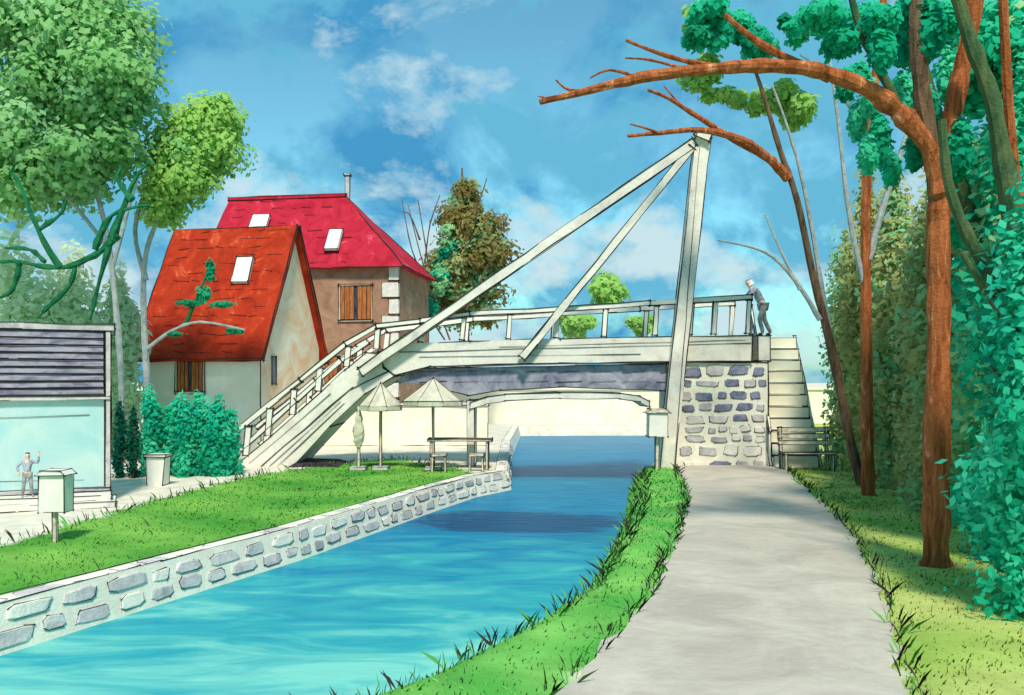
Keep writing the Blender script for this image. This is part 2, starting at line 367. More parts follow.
# ---------------------------------------------------------------- footbridge
Y0=25.0
def P(px,py,y=Y0): return Vector(((px-512)*25/F,y,H-(py-HOR)*25/F))
br=thing('footbridge',(0,26,0),'off-white cable-stayed footbridge with ramp over the canal','bridge')
R=.024
b=MB(); b.extr([P(398,344),P(470,341),P(560,339),P(752,335),P(752,361),P(560,363),P(430,366),P(396,375),P(384,368),P(378,352)],(0,2.2,0),'concrete',R)
b.ink(P(400,352,24.985),P(750,343,24.985),.014); b.ink(P(420,357,24.985),P(640,354,24.985),.01); b.ink(P(500,347,24.985),P(745,340,24.985),.01)
b.obj('deck',br)
b=MB(); b.extr([P(236,466),P(300,411),P(345,370),P(366,353),P(378,352.5),P(384,367.5),P(395,376),P(365,394),P(330,426),P(287,472),P(240,472)],(0,2.15,0),'concrete',R)
b.ink(P(262,466,24.98),P(352,388,24.98),.024); b.ink(P(352,388,24.98),P(388,372,24.98),.024)
b.ink(P(250,463,24.98),P(330,394,24.98),.014); b.ink(P(278,466,24.98),P(344,404,24.98),.014); b.ink(P(270,466,24.98),P(340,402,24.98),.01)
b.obj('ramp',br)
M['ramp_shade']=mat('painted_ramp_shade',(34,32,36),(74,70,74),3,.95,.4)
b=MB(); b.extr([P(283,470,24.9),P(296,463,24.9),P(330,464,24.9),P(346,469,24.9),P(346,476,24.9)-Vector((0,0,.3)),P(283,476,24.9)-Vector((0,0,.3))],(0,1.6,0),'ramp_shade',.01); b.obj('ramp_shade_block',br)  # near-black block added to stand in for shade under the ramp foot
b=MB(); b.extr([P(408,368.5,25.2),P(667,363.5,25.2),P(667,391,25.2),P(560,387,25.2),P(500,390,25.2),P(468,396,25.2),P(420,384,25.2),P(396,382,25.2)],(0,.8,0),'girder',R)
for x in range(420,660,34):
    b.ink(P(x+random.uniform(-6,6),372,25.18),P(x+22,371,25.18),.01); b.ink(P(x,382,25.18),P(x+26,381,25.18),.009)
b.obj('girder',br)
b=MB(); up=[(470,403),(485,398),(505,395),(560,392.5),(620,393),(640,396),(650,401)]
b.extr([P(x,y,25.06) for x,y in up]+[P(x,y+6,25.06) for x,y in up[::-1]],(0,1.9,0),'concrete',R*.8)
b.obj('arch_beam',br)
b=MB(); b.box(P(467,440,25.1)-Vector((0,0,.75)),(.2,0,0),(0,1.7,0),(0,0,1.85),'concrete',R*.8); b.obj('pier',br)
for yy in (25.06,27.0):
    b=MB(); top=[(236,431),(300,380),(345,344),(376,326),(420,321),(470,314),(560,309),(650,303),(752,297)]
    bot=[(244,458),(300,408),(345,368),(372,350),(420,343),(470,340.5),(560,338),(650,336),(752,334)]
    for i in range(len(top)-1):
        b.beam(P(*top[i],yy),P(*top[i+1],yy),.14,.13,'white',R*.85)
        if i<3: 
            b.beam(P(bot[i][0]-4,bot[i][1]-8,yy),P(bot[i+1][0]-4,bot[i+1][1]-8,yy),.1,.12,'white',R*.8)
    def iy(T,x): return np.interp(x,[t[0] for t in T],[t[1] for t in T])
    for x in ([246,268,292,318,346,376,420,462,508,556,604,655,690,714,748] if yy<26 else [246,292,346,376,462,556,655,748]):
        b.beam(P(x,iy(bot,x)-1,yy),P(x+2,iy(top,x)+3,yy),.12 if x>380 else .15,.12,'white',R*.8)
    b.obj('railing',br)
b=MB(); b.beam(P(665,470,24.85),P(701,140,24.85),.42,.34,'concrete',R,up=(0,1,0)); b.beam(P(699,143,24.85),P(702,136,24.85),.6,.4,'concrete',R)
b.ink(P(672,468,24.66),P(697,150,24.66),.014); b.obj('mast',br)
b=MB(); b.beam(P(362,372,24.78),P(692,145,24.78),.2,.25,'concrete',R); b.obj('stay',br)
b=MB(); b.beam(P(522,358,24.78),P(690,150,24.78),.18,.19,'concrete',R); b.obj('stay',br)
b=MB(); b.box((4.55,25.1,-.6),(2.7,0,0),(0,2.3,0),(0,0,3.55),'mortar',R)
z=2.82
while z>.1:
    h=random.uniform(.24,.44); x=4.7+random.uniform(0,.2)
    while x<7.1:
        w=random.uniform(.28,.8); w=min(w,7.2-x)
        if w>.18 and random.random()<.93: b.stone((x+w/2,25.1,z-h/2+.1+random.uniform(-.04,.04)),Vector((1,0,random.uniform(-.08,.08))).normalized(),Vector((0,0,1)),Vector((0,-1,0)),w*random.uniform(.74,.9),h*random.uniform(.62,.85),random.choice(['st1','st1','st1','st2','st4'] if z>1.2 else ['st1','st2','st4','st3','st3']),.03,.011)
        x+=w
    z-=h
b.obj('abutment',br)
b=MB(); n=11; top=3.75
b.box((6.95,25.05,3.0),(.35,0,0),(0,2.2,0),(0,0,.7),'concrete',R*.7)
for i in range(n):
    z=top-(i+1)*top/n; y=26.9-i*.19
    b.box((7.3,y-.24,z),(1.25,0,0),(0,.6,0),(0,0,top/n*.9),'cream',.013)
b.extr([(7.28,27.1,3.8),(7.28,24.8,.05),(7.28,25.2,.05),(7.28,27.4,3.5)],(-.07,0,0),'concrete',.016)
b.extr([(8.6,27.1,3.8),(8.6,24.8,.05),(8.6,25.2,.05),(8.6,27.4,3.5)],(.07,0,0),'concrete',.016)
b.obj('staircase',br)
b=MB(); b.beam((7.24,26.9,4.7),(7.24,24.9,1.0),.07,.08,'white',.016); b.beam((7.24,26.9,3.7),(7.24,26.9,4.72),.07,.07,'white',.014); b.beam((7.24,24.95,0),(7.24,24.95,1.1),.07,.07,'white',.014)
b.obj('handrail',br)
t=thing('lantern_post',(3.95,24.2,0),'white box lantern on a post beside the stone abutment','lamp')
b=MB(); b.beam((3.95,24.2,-.3),(3.95,24.2,.95),.09,.09,'wood',.014); b.obj('post',t)
b=MB(); b.box((3.7,23.95,.92),(.5,0,0),(0,.45,0),(0,0,.64),'white',.02)
b.extr([(3.63,23.9,1.56),(4.27,23.9,1.56),(4.16,23.9,1.67),(3.74,23.9,1.67)],(0,.55,0),'wood',.015); b.obj('lamp_housing',t)
# ---------------------------------------------------------------- houses
def frame(o,ang):
    U=Vector((-math.cos(ang),math.sin(ang),0)); V=Vector((math.sin(ang),math.cos(ang),0)); o=Vector(o)
    return lambda u,v,z: o+U*u+V*v+Vector((0,0,z)),U,V
Z=Vector((0,0,1))
def window(parent,L_,U,V,u,z,w,h,r,sh='shutter',vv=0):
    wd=bpy.data.objects.new('window',None); wd.location=L_(u,vv,z)-parent_world(parent); wd.parent=parent; sc.collection.objects.link(wd)
    b=MB()
    for (u0,z0,du,dz) in [(u-.07,z-.07,w+.14,.07),(u-.07,z+h,w+.14,.07),(u-.07,z,.07,h),(u+w,z,.07,h)]:
        b.box(L_(u0,vv-.06,z0),U*du,V*.09,Z*dz,'wood',r)
    b.obj('frame',wd)
    b=MB(); b.box(L_(u,vv-.02,z),U*w,V*.015,Z*h,'pane'); b.obj('pane',wd)
    for k in range(2):
        b=MB(); uu=u+k*w*.56
        for j in range(3): b.box(L_(uu+j*w*.44/3,vv-.055,z+.03),U*(w*.44/3-.012),V*.03,Z*(h-.06),sh,r*.55)
        b.obj('shutter',wd)
h1=thing('house',(-10,31.5,0),'cream cottage with orange-red tiled gable roof and brown shutters','house','canal side houses')
L1,U1,V1=frame((-8.35,29.5,0),.2); w1,d1,e1,r1=4.35,4.7,3.6,7.9
b=MB()
b.add([L1(0,0,0),L1(w1,0,0),L1(w1,0,e1),L1(0,0,e1),L1(0,d1,0),L1(w1,d1,0),L1(w1,d1,e1),L1(0,d1,e1)],[[0,3,2,1],[4,5,6,7]],'cream')
b.add([L1(0,0,0),L1(0,0,e1),L1(0,d1/2,r1),L1(0,d1,e1),L1(0,d1,0)],[[0,4,3,2,1]],'peach')
b.add([L1(w1,0,0),L1(w1,0,e1),L1(w1,d1/2,r1),L1(w1,d1,e1),L1(w1,d1,0)],[[0,1,2,3,4]],'cream')
b.ink(L1(0,0,0),L1(0,0,e1),.025); b.ink(L1(w1,0,0),L1(w1,0,e1),.025); b.ink(L1(0,d1,0),L1(0,d1,e1),.025)
b.obj('wall',h1)
def slope(b,A,B,C,D,th,m,r):
    n=(B-A).cross(D-A).normalized()
    if n.z<0: n=-n
    b.extr([A,B,C,D],n*th,m,r)
b=MB(); o_=.28; dz=o_*(r1-e1)/(d1/2)
slope(b,L1(-.25,-o_,e1-dz),L1(w1+.25,-o_,e1-dz),L1(w1+.25,d1/2,r1),L1(-.25,d1/2,r1),.13,'red',.026)
slope(b,L1(-.25,d1+o_,e1-dz),L1(w1+.25,d1+o_,e1-dz),L1(w1+.25,d1/2,r1),L1(-.25,d1/2,r1),.13,'red',.026)
def rf1(u,f): return L1(u,-o_+(d1/2+o_)*f,e1-dz+(r1-e1+dz)*f)
n1=(rf1(1,0)-rf1(0,0)).cross(rf1(0,1)-rf1(0,0)).normalized(); n1= n1 if n1.z>0 else -n1
def tiles(b,rf,N_,u0f,u1,rows,r,dens):
    for k in range(rows):
        f=(k+.6)/rows; u=u0f(f)+random.uniform(0,1)
        while u<u1-.3:
            l=random.uniform(.15,.7)
            if random.random()<dens:
                b.ink(rf(u,f)+N_*.14,rf(min(u+l,u1),f+random.uniform(-.012,.012))+N_*.14,r)
                if random.random()<.35: b.ink(rf(u,f)+N_*.14,rf(u+.03,f+.035)+N_*.14,r*.8)
            u+=l+random.uniform(.05,.8)
tiles(b,rf1,n1,lambda f:0,w1,15,.015,.75)
roof=b.obj('roof',h1)
def skylight(roofo,fn,N_,u,f,w,h):
    b=MB(); A=fn(u,f);B=fn(u+w,f);C=fn(u+w*1.05,f+h);D=fn(u+.05,f+h)
    b.extr([A+N_*.1,B+N_*.1,C+N_*.14,D+N_*.14],N_*.14,'skyl',.022); b.obj('skylight',roofo)
skylight(roof,rf1,n1,1.0,.55,.62,.19)
window(h1,L1,U1,V1,2.1,2.05,.95,1.25,.02)
b=MB(); b.box(L1(-.03,.75,2.3),V1*.3,U1*.04,Z*.95,'pane',.02); b.obj('window',h1)
h2=thing('house',(-9,40,0),'taller brown house with crimson hipped roof and quoined corner','house','canal side houses')
L2,U2,V2=frame((-4.9,38.2,0),.16); w2,d2,e2,r2=8.9,5.2,7.5,11.0
b=MB(); b.box(L2(0,0,0),U2*w2,V2*d2,Z*e2,'mauve',.03)
b.add([L2(w2+.01,0,e2),L2(w2+.01,d2,e2),L2(w2+.01,d2/2,r2)],[[0,1,2]],'mauve'); b.obj('wall',h2)
b=MB(); 
for k in range(9):
    l=.75 if k%2 else .45
    b.box(L2(-.04,-.05,e2-.75-k*.72),U2*l,V2*.12,Z*.62,'st3',.018)
b.obj('quoin',h2)
b=MB(); o_2=.35; zz=e2-.2
A=L2(-o_2,-o_2,zz);B=L2(w2+.2,-o_2,zz);C=L2(w2+.2,d2/2,r2);D=L2(3.3,d2/2,r2);E=L2(-o_2,d2+o_2,zz);F_=L2(w2+.2,d2+o_2,zz)
b.add([A,B,C,D,E,F_],[[0,3,2,1],[0,4,3],[4,5,2,3],[0,1,5,4]],'crimson')
for a_,b_ in [(A,B),(B,C),(C,D),(D,A),(D,E),(A,E)]: b.ink(a_,b_,.036)
b.beam(C+Vector((0,0,.05)),D+Vector((0,0,.05)),.16,.14,'crimson',.02)
def rf2(u,f): return L2(u,-o_2+(d2/2+o_2)*f,zz+(r2-zz)*f)
n2=(rf2(1,0)-rf2(0,0)).cross(rf2(0,1)-rf2(0,0)).normalized(); n2=n2 if n2.z>0 else -n2
tiles(b,rf2,n2*.2,lambda f:.4+2.9*f,w2,9,.015,.35)
roof2=b.obj('roof',h2)
b=MB(); c0=D+Vector((.05,.2,-.3)); b.beam(c0,c0+Z*1.3,.2,.2,'st2',.02); b.beam(c0+Z*1.3,c0+Z*1.38,.3,.3,'st4',.02); b.obj('chimney',roof2)
skylight(roof2,rf2,n2,6.5,.46,.85,.24); skylight(roof2,rf2,n2,2.75,.2,.62,.26)
window(h2,L2,U2,V2,1.2,5.05,1.4,1.5,.022)
window(h2,L2,U2,V2,2.0,1.9,1.3,1.6,.022)
# ---------------------------------------------------------------- kiosk
k=thing('kiosk',(-10,17.5,0),'small glass-fronted pavilion with grey louvred upper front','building')
Lk,Uk,Vk=frame((-8.15,18.0,0),-.42); wk=4.2
b=MB(); b.box(Lk(0,.1,0),Uk*wk,Vk*1.5,Z*3.45,'cream',.018); b.extr([Lk(-.08,-.1,3.45),Lk(wk,-.1,3.45),Lk(wk,-.1,3.57),Lk(-.08,-.1,3.57)],Vk*1.75,'st2',.016); b.obj('wall',k)
b=MB()
for i in range(9): b.box(Lk(.12,-.06,2.16+i*.142),Uk*(wk-.2),Vk*.09+Z*.05,Z*.1,'slat',.011)
b.obj('louvre',k)
b=MB(); b.box(Lk(.12,0,.3),Uk*(wk-.2),Vk*.03,Z*1.76,'glass')
b.ink(Lk(.4,-.01,1.75),Lk(2.6,-.01,1.7),.009); b.ink(Lk(.5,-.01,.45),Lk(2.2,-.01,.48),.008); b.obj('glass_front',k)
b=MB()
for u in (0,wk-.1): b.box(Lk(u,-.08,0),Uk*.09,Vk*.12,Z*3.44,'st4',.012)
b.box(Lk(0,-.1,2.05),Uk*wk,Vk*.13,Z*.07,'st4',.012); b.box(Lk(0,-.1,.22),Uk*wk,Vk*.13,Z*.07,'st4',.012); b.obj('frame',k)
b=MB(); b.box(Lk(-.1,-1.0,0),Uk*(wk),Vk*.85,Z*.12,'concrete',.014); b.box(Lk(-.02,-.85,.12),Uk*(wk-.2),Vk*.6,Z*.1,'concrete',.014); b.obj('doorstep',k)
# ---------------------------------------------------------------- posts/boxes
t=thing('letter_box',(-6.9,13.4,0),'white box on a thin post standing in the grass','letter box')
b=MB(); b.beam((-6.9,13.4,-.05),(-6.9,13.4,.5),.06,.06,'wood',.009); b.obj('post',t)
b=MB(); b.box((-7.1,13.3,.46),(.38,0,0),(0,.28,0),(0,0,.56),'white',.011); b.extr([(-7.13,13.27,1.02),(-6.69,13.27,1.02),(-6.76,13.27,1.09),(-7.06,13.27,1.09)],(0,.34,0),'white',.01); b.obj('box',t)
t=thing('bin',(-8.2,20.6,0),'small white square bin beside the hedge','bin')
b=MB(); b.extr([(-8.43,20.5,0),(-8.07,20.5,0),(-8.03,20.5,.66),(-8.47,20.5,.66)],(0,.36,0),'white',.014); b.obj('bin_body',t)
b=MB(); b.box((-8.5,20.46,.665),(.5,0,0),(0,.44,0),(0,0,.06),'st3',.012); b.obj('lid',t)
# ---------------------------------------------------------------- parasols, table
def parasol(x,y,top,rad,label,open_=True):
    t=thing('parasol',(x,y,0),label,'parasol','parasols on the waterside terrace')
    b=MB(); b.beam((x,y,0),(x,y,top),.06,.06,'wood',.013); b.box((x-.22,y-.22,0),(.44,0,0),(0,.44,0),(0,0,.08),'st2',.01); b.obj('pole',t)
    b=MB(); n=8; A=Vector((x,y,top+.08)); ring=[]
    if open_:
        for i in range(n):
            a=2*math.pi*(i+.5)/n; ring.append(Vector((x+rad*math.cos(a),y+rad*math.sin(a),top-.55))); 
        low=[p-Vector((0,0,.13)) for p in ring]
        b.add([A]+ring+low,[[0,1+i,1+(i+1)%n] for i in range(n)]+[[1+i,9+i,9+(i+1)%n,1+(i+1)%n] for i in range(n)],'parasol')
        for i in range(n): b.ink(A,ring[i],.012); b.ink(ring[i],ring[(i+1)%n],.014); b.ink(low[i],low[(i+1)%n],.012)
    else:
        b.tube([(x,y,top+.1),(x,y,top-.15),(x,y,top-.6),(x,y,top-.95),(x,y,top-1.05)],[.02,.08,.16,.11,.05],'parasol',8,.15)
    b.obj('canopy',t)
parasol(-2.15,24.2,2.43,.85,'open beige parasol beside the terrace table')
parasol(-3.6,24.35,2.3,.6,'smaller open beige parasol under the footbridge')
parasol(-4.2,24.3,1.65,.3,'furled beige parasol on a short pole',False)
t=thing('table',(-1.4,24.5,0),'wooden terrace table with slatted top near the water','table')
b=MB()
for i in range(4): b.box((-2.3,24.15+i*.2,.78),(1.75,0,0),(0,.18,0),(0,0,.05),'wood',.014)
b.obj('table_top',t)
for x in (-2.2,-.68):
    for y in (24.22,24.82): b=MB(); b.beam((x,y,0),(x,y,.78),.07,.07,'wood',.015); b.obj('leg',t)
for i,x in enumerate((-.95,-1.95)):
    t=thing('stool',(x,23.75,0),'small wooden stool beside the terrace table','stool','stools at the terrace table')
    b=MB(); b.box((x-.2,23.55,.42),(.4,0,0),(0,.36,0),(0,0,.05),'wood',.013); b.obj('seat',t)
    for dx in (-.16,.16):
        for dy in (-.14,.14):
            b=MB(); b.beam((x+dx*1.1,23.73+dy*1.1,0),(x+dx,23.73+dy,.42),.04,.04,'wood',.01); b.obj('leg',t)
t=thing('bench',(8.1,24.0,0),'weathered wooden bench at the foot of the stairs','bench')
b=MB()
for i in range(3): b.box((7.3,23.8+i*.15,.45),(1.4,0,0),(0,.13,0),(0,0,.05),'wood',.014)
b.obj('seat',t)
b=MB()
for i in range(3): b.box((7.3,24.3+i*.03,.68+i*.17),(1.4,0,0),(0,.04,0),(0,0,.12),'wood',.013)
b.obj('backrest',t)
for x in (7.37,8.62):
    b=MB(); b.beam((x,23.85,0),(x,23.85,.45),.07,.07,'wood',.014); b.obj('leg',t)
    b=MB(); b.beam((x,24.25,0),(x,24.41,1.15),.07,.07,'wood',.014); b.obj('leg',t)
t=thing('garden_wall',(-4,33,0),'low pale rendered wall behind the terrace','wall')
b=MB(); b.box((-7,33,0),(6.1,0,0),(0,.35,0),(0,0,1.5),'cream',.02); b.obj('wall_face',t)
b=MB(); b.box((-7.06,32.94,1.503),(6.2,0,0),(0,.47,0),(0,0,.1),'st3',.02); b.obj('coping',t)
t=thing('quay_wall',(4,50,0),'pale cream quay wall at the bend of the canal','wall')
b=MB(); b.box((-9,50,0),(30,0,0),(0,.5,0),(0,0,1.9),'cream',.0); b.obj('wall_face',t)
b=MB(); b.box((-9.1,49.9,1.903),(30.2,0,0),(0,.7,0),(0,0,.12),'cream',.0); b.obj('coping',t)
# ---------------------------------------------------------------- people
def skin_obj(name,J,E,root,m,parent,sub=2):
    keys=list(J.keys()); idx={k:i for i,k in enumerate(keys)}
    me=bpy.data.meshes.new(name); me.from_pydata([J[k][0] for k in keys],[(idx[a],idx[b_]) for a,b_ in E],[])
    o=bpy.data.objects.new(name,me); sc.collection.objects.link(o)
    sk=o.modifiers.new('s','SKIN'); sk.use_smooth_shade=True
    dat=me.skin_vertices[0].data if len(me.skin_vertices) else None
    if dat:
        for k in keys: rr=J[k][1]; dat[idx[k]].radius=(rr,rr)
        for i in range(len(keys)): dat[i].use_root=(keys[i]==root)
    ss=o.modifiers.new('b','SUBSURF'); ss.levels=sub; ss.render_levels=sub
    bpy.context.view_layer.update()
    dg=bpy.context.evaluated_depsgraph_get(); nm=bpy.data.meshes.new_from_object(o.evaluated_get(dg))
    bpy.data.objects.remove(o); nm.materials.clear(); nm.materials.append(M[m])
    o=bpy.data.objects.new(name,nm); sc.collection.objects.link(o); o.parent=parent; return o
def person(loc,yaw,s,pose,label,top,bottom,hair):
    t=thing('person',loc,label,'person')
    ca,sa=math.cos(yaw),math.sin(yaw)
    def T(p): x,y,z=p; return ((x*ca-y*sa)*s,(x*sa+y*ca)*s,z*s)
    J={k:(T(p),r*s) for k,(p,r) in pose.items()}
    E=[('pel','spi'),('spi','che'),('che','nec'),('nec','hea'),('hea','het'),('hea','nos'),('hea','eaL'),('hea','eaR')]
    for sd in 'LR':
        E+=[('che','sh'+sd),('sh'+sd,'el'+sd),('el'+sd,'wr'+sd),('wr'+sd,'pa'+sd),('pel','hi'+sd),('hi'+sd,'kn'+sd),('kn'+sd,'an'+sd),('an'+sd,'to'+sd)]
        wr=Vector(pose['wr'+sd][0]); pa=Vector(pose['pa'+sd][0]); d=(pa-wr).normalized(); lat=d.cross(Vector((0,0,1)) if abs(d.z)<.9 else Vector((1,0,0))).normalized(); dn=d.cross(lat).normalized()
        if dn.z>0: dn=-dn
        for i,(off,ln) in enumerate([(-.03,.06),(-.01,.075),(.01,.07),(.03,.055)]):
            a=pa+lat*off+d*.02; b1=a+d*ln*.6+dn*.008; b2=b1+d*ln*.35+dn*.03
            J[f'f{sd}{i}a']=(T(a),.010*s);J[f'f{sd}{i}b']=(T(b1),.009*s);J[f'f{sd}{i}c']=(T(b2),.008*s)
            E+=[('pa'+sd,f'f{sd}{i}a'),(f'f{sd}{i}a',f'f{sd}{i}b'),(f'f{sd}{i}b',f'f{sd}{i}c')]
        sg=1 if sd=='L' else -1
        a=wr.lerp(pa,.5)+lat*.04*sg; b1=a+lat*.02*sg+d*.05
        J[f't{sd}a']=(T(a),.011*s);J[f't{sd}b']=(T(b1),.009*s); E+=[('wr'+sd,f't{sd}a'),(f't{sd}a',f't{sd}b')]
    skin_obj('body',J,E,'pel','skin',t)
    def grow(keys,g): return {k:(J[k][0],J[k][1]*g+.012*s) for k in keys}
    tk=['pel','spi','che','shL','shR','elL','elR','wrL','wrR']
    skin_obj('jacket',grow(tk,1.12),[('pel','spi'),('spi','che'),('che','shL'),('che','shR'),('shL','elL'),('shR','elR'),('elL','wrL'),('elR','wrR')],'pel',top,t)
    bk=['pel','hiL','hiR','knL','knR','anL','anR']
    skin_obj('trousers',grow(bk,1.1),[('pel','hiL'),('pel','hiR'),('hiL','knL'),('hiR','knR'),('knL','anL'),('knR','anR')],'pel',bottom,t)
    hd=Vector(pose['hea'][0]); ht=Vector(pose['het'][0])
    HJ={'a':(T(hd.lerp(ht,.45)+Vector((-.035,0,.0))),.088*s),'b':(T(ht+Vector((-.02,0,.015))),.082*s),'c':(T(hd+Vector((-.06,0,.0))),.05*s)}
    skin_obj('hair',HJ,[('a','b'),('a','c')],'a',hair,t)
    for sd in 'LR':
        a=Vector(J['an'+sd][0]); b_=Vector(J['to'+sd][0])
        skin_obj('shoe',{'h':(tuple(a+Vector((0,0,-.03*s))),.05*s),'m':(tuple(a.lerp(b_,.5)),.046*s),'t':(tuple(b_),.04*s)},[('h','m'),('m','t')],'h','dark',t)
    return t
lean={'pel':((-.05,0,.92),.11),'spi':((.06,0,1.08),.095),'che':((.2,0,1.27),.11),'nec':((.31,0,1.41),.052),'hea':((.37,0,1.5),.078),'het':((.39,0,1.62),.082),'nos':((.465,0,1.53),.014),
'eaL':((.37,.083,1.53),.014),'eaR':((.37,-.083,1.53),.014),
'shL':((.21,.18,1.34),.06),'shR':((.21,-.18,1.34),.06),'elL':((.4,.24,1.14),.042),'elR':((.4,-.24,1.14),.042),'wrL':((.62,.2,1.1),.028),'wrR':((.62,-.2,1.1),.028),'paL':((.69,.19,1.11),.03),'paR':((.69,-.19,1.11),.03),
'hiL':((-.05,.09,.86),.082),'hiR':((-.05,-.09,.86),.082),'knL':((.08,.1,.48),.054),'knR':((-.12,-.1,.48),.054),'anL':((-.02,.1,.09),.04),'anR':((-.3,-.1,.1),.04),'toL':((.14,.11,.045),.034),'toR':((-.15,-.11,.05),.034)}
person((7.28,25.9,3.72),math.pi,1.02,lean,'person in pale blue-grey jacket leaning forward over the bridge rail','navy','grey','hairw')
wave={'pel':((0,0,.9),.11),'spi':((0,0,1.08),.1),'che':((.01,0,1.28),.115),'nec':((.01,0,1.44),.05),'hea':((.02,0,1.53),.085),'het':((.02,0,1.68),.09),'nos':((.11,0,1.56),.014),'eaL':((.02,.09,1.57),.014),'eaR':((.02,-.09,1.57),.014),
'shL':((0,0.17,1.36),.055),'shR':((0,-.17,1.36),.055),'elL':((.05,.36,1.3),.04),'elR':((.05,-.34,1.2),.04),'wrL':((.08,.38,1.58),.027),'wrR':((.12,-.3,.98),.027),'paL':((.09,.39,1.66),.03),'paR':((.15,-.28,.91),.03),
'hiL':((0,.09,.85),.08),'hiR':((0,-.09,.85),.08),'knL':((.02,.12,.48),.055),'knR':((.02,-.12,.48),.055),'anL':((-.01,.17,.09),.04),'anR':((-.01,-.17,.09),.04),'toL':((.13,.19,.045),.034),'toR':((.13,-.19,.045),.034)}
person((-9.22,16.88,.22),-math.pi/2+.45,.5,wave,'small child in pale clothes raising one hand on the pavilion step','navy','grey','hairb')
# ---------------------------------------------------------------- hedges
def shrub(x,y,r,h,m,n,size,label,name='hedge_shrub',cat='shrub',group=None,seed=0,base=0.0,var=.22,taper=2.6,w=None):
    t=thing(name,(x,y,0),label,cat,group)
    b=MB(); b.tube([(x,y,-.1),(x+.05,y,h*.4),(x,y,h*.85)],[.07,.05,.02],'barkd',6,.1)
    for j in range(4):
        a=random.uniform(0,6.28); b.tube([(x,y,h*.15*(j+1)),(x+r*.6*math.cos(a),y+r*.6*math.sin(a),h*.15*(j+1)+h*.15)],[.03,.012],'barkd',5)
    b.obj('trunk',t)
    rs=np.random.RandomState(seed); ell=[]
    k=max(5,int(h/r*5))
    for i in range(k):
        z=base+(h-base)*(i+.5)/k; q=r*(.95 if z<h*.75 else .95*(1-(z/h-.75)*taper)); a=rs.uniform(0,6.28); rr=rs.uniform(.0,.5)*q
        ell.append(((x+rr*math.cos(a),y+rr*math.sin(a),z),(q*rs.uniform(.55,.75),q*rs.uniform(.55,.75),max(r*.8,(h-base)/k*1.2)*rs.uniform(.9,1.3))))
    leaves('crown',t,ell,n,size,[LM[q] for q in m],seed,var=var,mat_w=w)
for i,px in enumerate([152,168,184,200,216,229]):
    d=22.6+.25*(i%2); x=(px-512)*d/F; shrub(x,d,.42,[2.05,1.7,1.85,1.95,1.8,1.5][i],['hedge','teal'],2100,.075,'dense teal-green clipped hedge shrub','hedge_shrub','shrub','hedge shrubs beside the cottage',seed=i,taper=1.2)
for i,px in enumerate([120,133]):
    d=22.2; shrub((px-512)*d/F,d,.22,1.9-.15*i,['hedged'],900,.06,'slim dark green hedge conifer','hedge_shrub','shrub','hedge shrubs beside the cottage',seed=20+i)
# ---------------------------------------------------------------- trees
def br_(b,pxs,d,rp,m,dd=0.0,n=8,wob=.1):
    q=len(pxs); P_=[];R_=[]
    for i,(x,y) in enumerate(pxs):
        t=i/(q-1); dep=d+dd*t; P_.append(W(x,y,dep)); R_.append((rp[0]*(1-t)+rp[1]*t)*dep/F)
    b.tube(P_,R_,m,n,wob)
t=thing('tree',(-10.6,22.5,0),'large spreading tree with broad soft green crown','tree')
b=MB(); br_(b,[(118,475),(122,400),(117,320),(108,240),(90,170),(60,90)],22.5,(3.4,2.4),'barkb',0)
br_(b,[(112,270),(128,210),(140,170)],22.5,(2.4,1.2),'barkb'); br_(b,[(110,250),(60,190),(10,160)],22.5,(2.4,1.2),'barkb',-1)
b.obj('trunk',t)
b=MB()
for L_ in [[(118,235),(95,255),(60,268),(20,262),(-10,262)],[(60,268),(38,230),(20,185),(8,168)],[(75,262),(70,285),(45,310),(38,318)],[(20,262),(12,290),(-8,300)],[(112,240),(132,185),(150,160)],[(95,250),(112,215),(150,205)],[(112,235),(100,280),(90,320)],[(38,230),(60,215),(66,200)],[(45,262),(30,250),(5,248)],[(132,200),(118,180),(122,165)]]:
    br_(b,L_,20.3,(3.6,1.0),'barkgr',0,6,.3)
b.obj('branch',t)
ell=[]
for c,r,k_,s_ in [((70,40),(80,70),26,.62),((20,120),(100,85),26,.62),((112,90),(44,70),18,.7),((90,165),(62,40),16,.7),((20,10),(140,60),18,.6),((20,185),(60,35),12,.7)]:
    cc=W(c[0],c[1],22.5); rr=(r[0]*22.5/F,1.7,r[1]*22.5/F); ell+=clumps(cc,rr,k_,s_,c[0])
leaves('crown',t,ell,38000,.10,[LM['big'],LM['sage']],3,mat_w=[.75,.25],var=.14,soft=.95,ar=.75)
t=thing('tree',(-9.9,25,0),'slender tree with pointed lime green crown by the cottage','tree')
b=MB(); br_(b,[(150,470),(148,400),(144,320),(145,260),(160,215),(200,140),(222,98)],24,(4,1.2),'barkb'); br_(b,[(146,280),(135,230),(150,180),(170,150)],24,(3,1),'barkb')
br_(b,[(146,350),(170,332),(200,322),(245,330)],24,(2.2,1),'barkb',-.5,6); br_(b,[(185,326),(196,300),(212,262)],23.8,(2.4,1),'barkgr',-.2,6); b.obj('trunk',t)
ell=[]
for c,r,k_,s_ in [((208,135),(30,34),24,.85),((185,165),(36,34),20,.85),((165,195),(24,24),12,.85),((222,106),(13,12),6,.9)]:
    cc=W(c[0],c[1],24); ell+=clumps(cc,(r[0]*24/F,.9,r[1]*24/F),k_,s_,c[0])
leaves('crown',t,ell,17000,.08,[LM['lime'],LM['big']],5,mat_w=[.85,.15],var=.1,soft=.95,ar=.75)
ell=[]
for c,r in [((210,270),(5,13)),((203,293),(8,8)),((190,303),(16,3)),((222,304),(13,3)),((235,331),(10,3)),((175,334),(9,2))]:
    ell.append((W(c[0],c[1],23.7),np.array([r[0],5,r[1]])*23.7/F))
